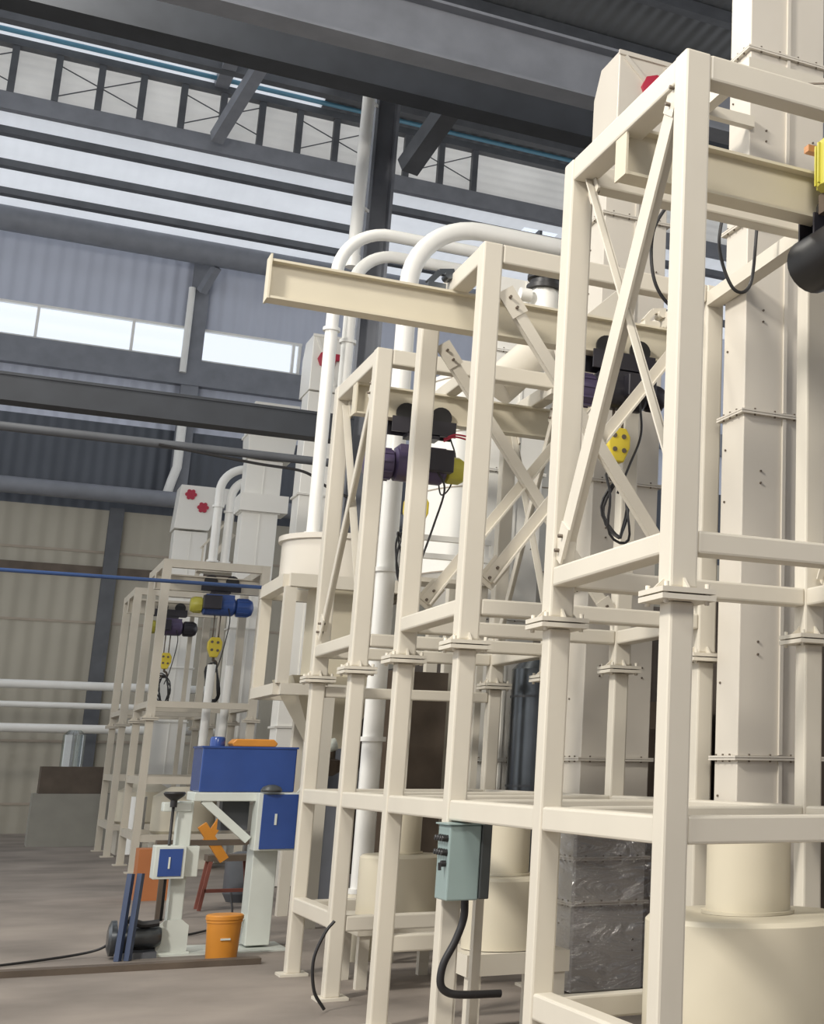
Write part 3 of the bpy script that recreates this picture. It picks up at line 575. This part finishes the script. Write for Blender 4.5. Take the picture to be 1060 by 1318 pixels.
# valve with black clamp
o = thing('slide_valve', (3.28, 9.4, 4.83), 'white round valve with a black clamp ring above the long beam', 'valve')
MB().lathe((3.28, 9.4, 0), [(.105, 4.83), (.105, 4.83), (.105, 5.05), (.1, 5.06)], 10).build('valve_body', PIPEW, o)
MB().lathe((3.28, 9.4, 0), [(.1, 5.06), (.135, 5.06), (.135, 5.06), (.135, 5.09), (.11, 5.1), (.11, 5.1), (.11, 5.13), (.13, 5.14), (.13, 5.14), (.13, 5.17)], 20).build('clamp_ring', BLACK, o)
MB().lathe((3.12, 9.36, 4.99), [(.05, -.04), (.05, -.04), (.05, .04)], 12, 'x').build('side_port', PIPEW, o)
MB().bar((3.4, 9.38, 4.93), (3.5, 9.34, 5.02), .05, .07).build('lever', PALEM, o)
# grey air cylinder
o = thing('air_receiver', (4.68, 13.0, 0), 'dark grey steel air receiver standing between the lower posts', 'tank')
MB().lathe((4.62, 12.75, 0), [(.1, .1), (.27, .22), (.27, .22), (.27, 2.55), (.1, 2.75)], 32).build('tank_shell', STEELG, o)
for z in (.5, 1.5, 2.3): MB().lathe((4.62, 12.75, z), [(.275, -.01), (.275, -.01), (.275, .01)], 32).build('tank_band', DSTEEL, o)
MB().lathe((4.62, 12.75, 0), [(.2, 0), (.2, 0), (.16, .2)], 24).build('tank_foot', DSTEEL, o)
# hanging cables
def cable(pts, label, rad=.011): tag(MB().tube(spline(pts), rad, 8).build('hanging_cable', BLACK), label, 'cable', 'loose black cables')
cable([(3.50, 7.16, 5.0), (3.48, 7.2, 4.85), (3.47, 7.2, 4.6), (3.42, 7.2, 4.35)], 'short black cable hanging right of the near corner post')
cable([(3.62, 7.16, 5.05), (3.6, 7.2, 4.75), (3.7, 7.2, 4.5), (3.82, 7.2, 4.55), (3.86, 7.2, 4.95), (3.87, 7.16, 5.1)], 'black cable loop sagging right of the near corner post')
cable([(3.28, 7.2, 5.0), (3.16, 7.2, 4.75), (3.18, 7.2, 4.45), (3.32, 7.2, 4.3), (3.5, 7.2, 4.36)], 'black cable loop left of the near corner post')
cable([(3.55, 11.95, 4.86), (3.42, 11.9, 4.72), (3.36, 11.9, 4.5), (3.42, 11.9, 4.3), (3.40, 11.9, 4.05), (3.32, 11.9, 3.95), (3.28, 11.9, 4.1)], 'thin black cable curling down behind the middle frame bracing', .007)
for i in range(3):
    ph = i*1.3
    cable([(3.17+.09*math.cos(t+ph), 12.3+.03*i, 3.42+.24*math.sin(t)) for t in [2*PI*j/10 for j in range(11)]], 'black coiled cable behind the second lower left post', .009)
cable([(2.42, 10.6, 0.6), (2.36, 10.6, .52), (2.30, 10.6, .35), (2.32, 10.6, .15), (2.4, 10.6, .02)], 'black cable curving down to the floor beside the lower posts')
tag(MB().tube(spline([(3.28, 11.8, 4.42), (3.36, 11.75, 4.46), (3.48, 11.72, 4.45)]), .008, 6).tube(spline([(3.28, 11.8, 4.40), (3.36, 11.75, 4.44), (3.48, 11.72, 4.42)]), .008, 6).build('red_wire', RED), 'pair of red wires over the yellow green hoist cap', 'wire')

# ================================================================ FILTER HOPPER (left of third frame)
r = thing('filter_hopper', (3.6, 16.8, 0), 'cream round filter hopper on a box frame with a cone below', 'hopper')
cxh, cyh = 3.55, 16.75
MB().lathe((cxh, cyh, 0), [(.66, 3.70), (.66, 3.70), (.66, 4.15), (.66, 4.15), (.70, 4.15), (.70, 4.15), (.70, 4.21), (.70, 4.21), (.2, 4.23)], 48).build('drum_top', IVORY, r)
hx0, hx1, hy0, hy1 = 2.87, 4.25, 16.0, 17.5
for y in (hy0, hy1): MB().box(hx0, hx1, y-.06, y+.06, 3.56, 3.70).build('top_beam', CREAM, r); MB().box(hx0, hx1, y-.06, y+.06, 2.40, 2.52).build('bottom_beam', CREAM, r)
for x in (hx0, hx1): MB().box(x-.06, x+.06, hy0+.06, hy1-.06, 3.56, 3.70).build('top_beam', CREAM, r); MB().box(x-.06, x+.06, hy0+.06, hy1-.06, 2.40, 2.52).build('bottom_beam', CREAM, r)
for x in (hx0+.02, hx1-.02):
    for y in (hy0+.02, hy1-.02):
        MB().cbox((x, y, 3.04), (.12, .12, 1.04)).build('box_post', CREAM, r); MB().cbox((x+(.5 if x < 3.3 else 0), y, 1.2), (.12, .12, 2.4)).build('leg', CREAM, r)
co = MB(); a = (3.02, 4.1, 16.15, 17.35, 2.62); b = (3.4, 3.7, 16.6, 16.9, 1.85)
co.add([(a[0],a[2],a[4]),(a[1],a[2],a[4]),(a[1],a[3],a[4]),(a[0],a[3],a[4]),(b[0],b[2],b[4]),(b[1],b[2],b[4]),(b[1],b[3],b[4]),(b[0],b[3],b[4])], [(0,1,5,4),(1,2,6,5),(2,3,7,6),(3,0,4,7),(0,3,2,1),(4,5,6,7)])
co.build('hopper_cone', CREAM2, r); MB().box(3.32, 4.08, 16.3, 17.3, 2.62, 3.68).build('inner_bin', CREAM2, r)
MB().lathe((3.55, 16.75, 0), [(.12, 1.55), (.2, 1.6), (.2, 1.6), (.2, 1.72), (.13, 1.74), (.13, 1.85)], 16).build('rotary_valve', BROWN, r)
tag(MB().box(3.36, 3.44, 17.05, 17.13, 1.3, 1.36).box(3.2, 4.2, 16.5, 16.56, 1.3, 1.36).bar((3.25, 16.4, 1.36), (3.5, 16.4, 1.75), .06, .05).cyl((3.3, 16.4, 1.8), (3.6, 16.4, 1.9), .07, 12).build('pipe_fittings', PALEM), 'pale pipe fittings below the filter hopper cone', 'fittings')
# far goosenecks
gooseneck(3.87, 30.0, 5.6, 7.55, .5, .9, 'left far white gooseneck pipe beside the elevator', .085)
gooseneck(4.11, 30.1, 5.6, 7.35, .4, .7, 'right far white gooseneck pipe beside the elevator', .085)
o = thing('stair_railing', (4.0, 31.0, 5.6), 'beige stair railing behind the far gooseneck pipes', 'railing')
MB().bar((3.75, 31.0, 5.5), (4.35, 31.0, 6.35), .06, .1).build('stringer', FARC, o)
MB().box(3.7, 4.5, 30.72, 31.1, 5.5, 5.58).build('landing', FARC, o)
for x in (3.74, 4.46): MB().box(x-.04, x+.04, 31.0, 31.08, 0, 5.5).build('leg', FARC, o)
for i in range(5): MB().box(3.78+.13*i, 3.81+.13*i, 30.98, 31.02, 5.55+.16*i, 6.05+.18*i).build('baluster', FARC, o)
MB().bar((3.75, 31.0, 6.0), (4.35, 31.0, 6.8), .04, .04).build('handrail', FARC, o)

# ================================================================ BLUE PACKING BENCH
YB = 14.3
r = thing('packing_bench', (2.3, 14.6, 0), 'pale grey packing bench with a small blue cabinet and handwheel column', 'bench')
MB().box(1.91, 2.82, YB, YB+.5, 1.33, 1.41).build('bench_top', PALEM, r, .008)
MB().box(1.79, 1.92, YB+.02, YB+.16, .02, 1.33).build('column', PALEM, r, .008)
MB().box(1.66, 1.90, YB, YB+.18, 1.24, 1.32).build('column_cap', PALEM, r, .008)
MB().box(1.70, 2.0, YB-.04, YB+.24, 0, .03).prism([(1.72, .03), (1.98, .03), (1.98, .25), (1.92, .3), (1.78, .3), (1.72, .25)], YB-.01, YB+.01, 'y').build('foot_plate', PALEM, r)
MB().bar((2.0, YB+.05, 1.34), (2.42, YB+.05, .98), .07, .07, (0,1,0)).build('diagonal_brace', PALEM, r)
MB().box(2.50, 2.72, YB+.15, YB+.5, 0.03, .92).build('rear_pillar', PALEM, r, .008)
MB().bar((2.30, YB+.3, .05), (2.5, YB+.3, .3), .05, .06, (0,1,0)).build('pillar_stay', PALEM, r)
MB().box(1.62, 1.88, YB-.12, YB+.12, .66, .945).build('switch_box', PALEM, r, .006)
MB().box(1.88, 2.0, YB-.04, YB+.14, .67, .935).build('switch_box_back', PALEM, r, .006)
MB().box(1.655, 1.85, YB-.13, YB-.12, .685, .92).build('switch_box_door', BLUE, r)
MB().box(1.735, 1.75, YB-.14, YB-.13, .75, .85).build('door_handle', PALEM, r)
MB().tube([(1.735, YB-.06, .3), (1.735, YB-.06, 1.36)], .013, 8).build('spindle', BLACK, r)
MB().lathe((1.735, YB-.06, 1.36), [(.03, -.08), (.03, -.02), (.085, .02), (.095, .04), (.085, .055), (.02, .05)], 20).build('handwheel', BLACK, r)
MB().box(1.6, 2.85, YB-.1, YB+.6, .0, .012).build('skid', PALEM, r)
r = thing('electrical_cabinet', (2.63, 14.35, .9), 'tall blue door electrical cabinet fixed at the right end of the bench', 'cabinet')
MB().box(2.45, 2.82, YB-.14, YB+.12, .89, 1.405).build('cabinet_body', PALEM, r, .006)
MB().box(2.49, 2.805, YB-.155, YB-.14, .905, 1.395).build('cabinet_door', BLUE, r, .003)
MB().box(2.605, 2.625, YB-.165, YB-.155, 1.12, 1.22).build('door_handle', PALEM, r)
r = thing('blue_tank', (2.36, 14.65, 1.41), 'glossy blue rectangular tank on top of the packing bench', 'tank')
MB().box(1.945, 2.79, YB+.02, YB+.62, 1.412, 1.825).build('tank_body', BLUE, r, .012)
MB().box(1.935, 2.80, YB+.01, YB+.63, 1.81, 1.828).build('tank_rim', BLUE, r)
MB().lathe((2.12, 14.7, 1.829), [(.07, 0), (.07, 0), (.07, .07), (.06, .09)], 16).build('filler_cap', BLUE, r)
tag(MB().prism([(2.24, 1.829), (2.62, 1.829), (2.64, 1.86), (2.6, 1.9), (2.26, 1.9), (2.22, 1.86)], 14.5, 14.8, 'y').build('orange_case', ORANGE, None, .01), 'flat orange case lying on the blue tank', 'case')
tag(MB().lathe((2.56, 14.18, 1.412), [(.09, 0), (.1, .02), (.08, .05), (.03, .07)], 16).build('tank_fitting', DGG), 'dark round fitting over the blue cabinet', 'fitting')
# bucket
r = thing('paint_bucket', (2.21, 13.85, .012), 'orange plastic bucket standing on the floor before the bench', 'bucket')
MB().lathe((2.21, 13.85, 0), [(.125, .0), (.13, .01), (.145, .31), (.145, .31), (.152, .31), (.152, .33), (.152, .33), (.145, .335)], 32).build('bucket_body', ORANGE, r)
MB().lathe((2.21, 13.85, 0), [(.158, .335), (.158, .335), (.158, .365), (.145, .375)], 32).build('bucket_lid', ORANGE, r)
MB().box(2.17, 2.25, 13.70, 13.72, .17, .185).build('label_strip', PALEM, r)
# pump on floor
r = thing('pump_motor', (1.62, 14.3, 0), 'grey dirty pump motor lying on the floor with flanged end', 'pump')
MB().lathe((1.42, 14.25, .17), [(.06, -.02), (.13, 0), (.13, 0), (.13, .05), (.09, .06), (.09, .06), (.09, .3), (.07, .33)], 20, 'x').build('motor_body', STEELG, r)
MB().lathe((1.36, 14.25, .17), [(.1, -.04), (.15, -.02), (.15, -.02), (.15, .02), (.1, .03)], 20, 'x').build('motor_flange', STEELG, r)
MB().box(1.4, 1.72, 14.15, 14.35, 0, .05).build('foot', DSTEEL, r)
MB().box(1.5, 1.9, 14.4, 14.7, 0, .16).build('base_block', BLACK, r)
for x, lab in ((1.42, 'left dark blue steel bar leaning upright by the pump motor'), (1.50, 'right dark blue steel bar leaning upright by the pump motor')):
    tag(MB().bar((x-.02, 14.05, .0), (x+.015, 14.1, .72), .045, .05).build('steel_bar', mat('blue_grey_bar', (.05, .07, .13), .4)), lab, 'bar')
tag(MB().tube(spline([(1.72, 14.2, .29), (1.6, 14.2, .28), (1.55, 14.2, .29), (1.46, 14.2, .33)]), .03, 8).build('foot_pedal', BLACK), 'black lever lying over the pump motor', 'lever')
tag(MB().tube(spline([(-.4, 13.6, .02), (.3, 13.9, .02), (.9, 14.3, .02), (1.25, 14.4, .06), (1.38, 14.3, .15)]), .012, 6).build('floor_cable', BLACK), 'black cable trailing across the floor at the left', 'cable')
tag(MB().tube(spline([(1.9, 15.5, .02), (2.3, 15.9, .02), (2.7, 16.6, .05), (2.75, 17, .3)]), .012, 6).build('floor_cable', BLACK), 'black cable on the floor behind the orange bucket', 'cable')
# workshop clutter behind
r = thing('orange_stand', (2.6, 17.5, 0), 'orange folding machine stand behind the bench', 'stand')
MB().bar((2.45, 17.5, 1.0), (2.72, 17.5, .62), .1, .09, (0,1,0)).bar((2.5, 17.5, .8), (2.66, 17.5, 1.08), .08, .08, (0,1,0)).build('stand_arm', ORANGE, r)
MB().box(2.0, 3.1, 17.45, 17.6, .78, .84).build('cross_bar', BROWN, r)
for x in (2.1, 3.0): MB().cbox((x, 17.52, .39), (.06, .06, .78)).build('leg', BROWN, r)
r = thing('red_trestle', (2.9, 18.6, 0), 'rusty red trestle stool on the floor behind the bench', 'trestle')
MB().box(2.68, 3.2, 18.4, 18.7, .55, .62).build('trestle_top', BROWN, r)
for x, s in ((2.72, -.08), (3.14, .08)):
    for y in (18.42, 18.68): MB().bar((x, y, .55), (x+s, y, 0), .04, .04).build('leg', RUST, r)
MB().box(2.68, 3.2, 18.4, 18.44, .2, .24).build('stretcher', RUST, r)
tag(MB().box(2.1, 2.5, 20.0, 20.4, .0, .62).build('tool_crate', mat('orange_crate', (.42, .15, .05), .6)), 'orange brown crate on the floor left of the small blue cabinet', 'crate')
tag(MB().lathe((3.3, 19.5, 0), [(.2, .0), (.25, .1), (.25, .1), (.25, .55), (.12, .6)], 16).build('machine_part', DSTEEL), 'dark machine part on the floor behind the bench', 'machine part')
tag(MB().box(2.2, 2.44, 14.55, 14.75, 1.06, 1.33).build('motor_housing', DSTEEL), 'dark motor housing under the bench beside the blue cabinet', 'housing')
# far left pipes and machines
for i, (y, z, rad, lab) in enumerate(((37, 3.42, .1, 'upper white pipe along the far wall at the left'), (36.6, 2.95, .07, 'middle white pipe along the far wall at the left'), (36, 2.42, .1, 'lower white pipe along the far wall at the left'))):
    tag(MB().tube([(-4, y, z), (6, y, z)], rad, 12).build('wall_pipe', PIPEW), lab, 'pipe', 'white pipes along the far wall')
r = thing('glass_column', (2.15, 34, 0), 'glass sight cylinder on a grey machine at the far left', 'machine')
MB().lathe((2.05, 34, 0), [(.22, 1.6), (.22, 1.6), (.22, 2.25), (.12, 2.35)], 20).build('glass_cylinder', CLEAR, r)
MB().box(1.4, 3.0, 33.6, 34.6, 0, 1.05).build('machine_body', mat('grey_machine', (.30, .29, .25), .5), r)
MB().box(1.5, 2.8, 33.7, 34.5, 1.05, 1.6).build('machine_top', BROWN, r)
def far_drum(x, y, lab):
    r = thing('feed_drum', (x, y, 0), lab, 'drum')
    MB().lathe((x, y, 0), [(.45, .55), (.5, .6), (.5, .6), (.5, 1.15), (.25, 1.3)], 24).build('drum_body', CREAM2, r)
    MB().box(x-.45, x+.45, y-.4, y+.4, 0, .54).build('plinth', CREAM, r)
far_drum(3.35, 26.1, 'cream drum under the far frame behind the spindle'); far_drum(3.2, 30.6, 'cream drum under the farthest frame')
for x, y in ((3.45, 25.6), (3.75, 25.7)): tag(MB().tube([(x, y, 1.48), (x+.02, y, 3.3)], .07, 10).build('drop_pipe', PIPEW), ('left' if x < 3.6 else 'right')+' white drop pipe inside the far frame', 'pipe')
tag(MB().tube([(2.85, 28.2, .12), (2.85, 28.2, 1.1)], .14, 12).build('floor_pipe', PIPEW), 'short thick white pipe standing between the two far frames', 'pipe')
# floor edge
struct('trim_30', MB().box(-14, 2.46, 13.35, 13.5, 0, .05), BROWN, 'dark steel edge strip set in the floor')
# added dark boxes standing in for the darkness behind the lower posts
def dark_unit(x, y, w_, d, h, lab, nm='dark_backing_box'):
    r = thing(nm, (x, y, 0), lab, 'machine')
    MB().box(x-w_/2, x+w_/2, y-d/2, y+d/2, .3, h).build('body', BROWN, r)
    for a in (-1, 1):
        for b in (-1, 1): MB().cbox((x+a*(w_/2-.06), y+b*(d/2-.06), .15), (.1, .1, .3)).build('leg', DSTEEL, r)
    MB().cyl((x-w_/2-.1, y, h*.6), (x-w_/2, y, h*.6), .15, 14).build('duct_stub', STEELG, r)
dark_unit(6.05, 13.3, .8, 1.0, 2.3, 'added dark brown backing box behind the grey air receiver')
dark_unit(4.6, 19.9, .9, 1.0, 2.3, 'added dark brown backing box behind the third frame')
dark_unit(5.45, 11.9, .7, .8, 2.0, 'added dark brown backing box behind the second elevator', 'dark_filler_box')
dark_unit(3.72, 13.95, .6, .5, 2.55, 'added dark brown backing box behind the pipes left of the control box', 'dark_filler_box')
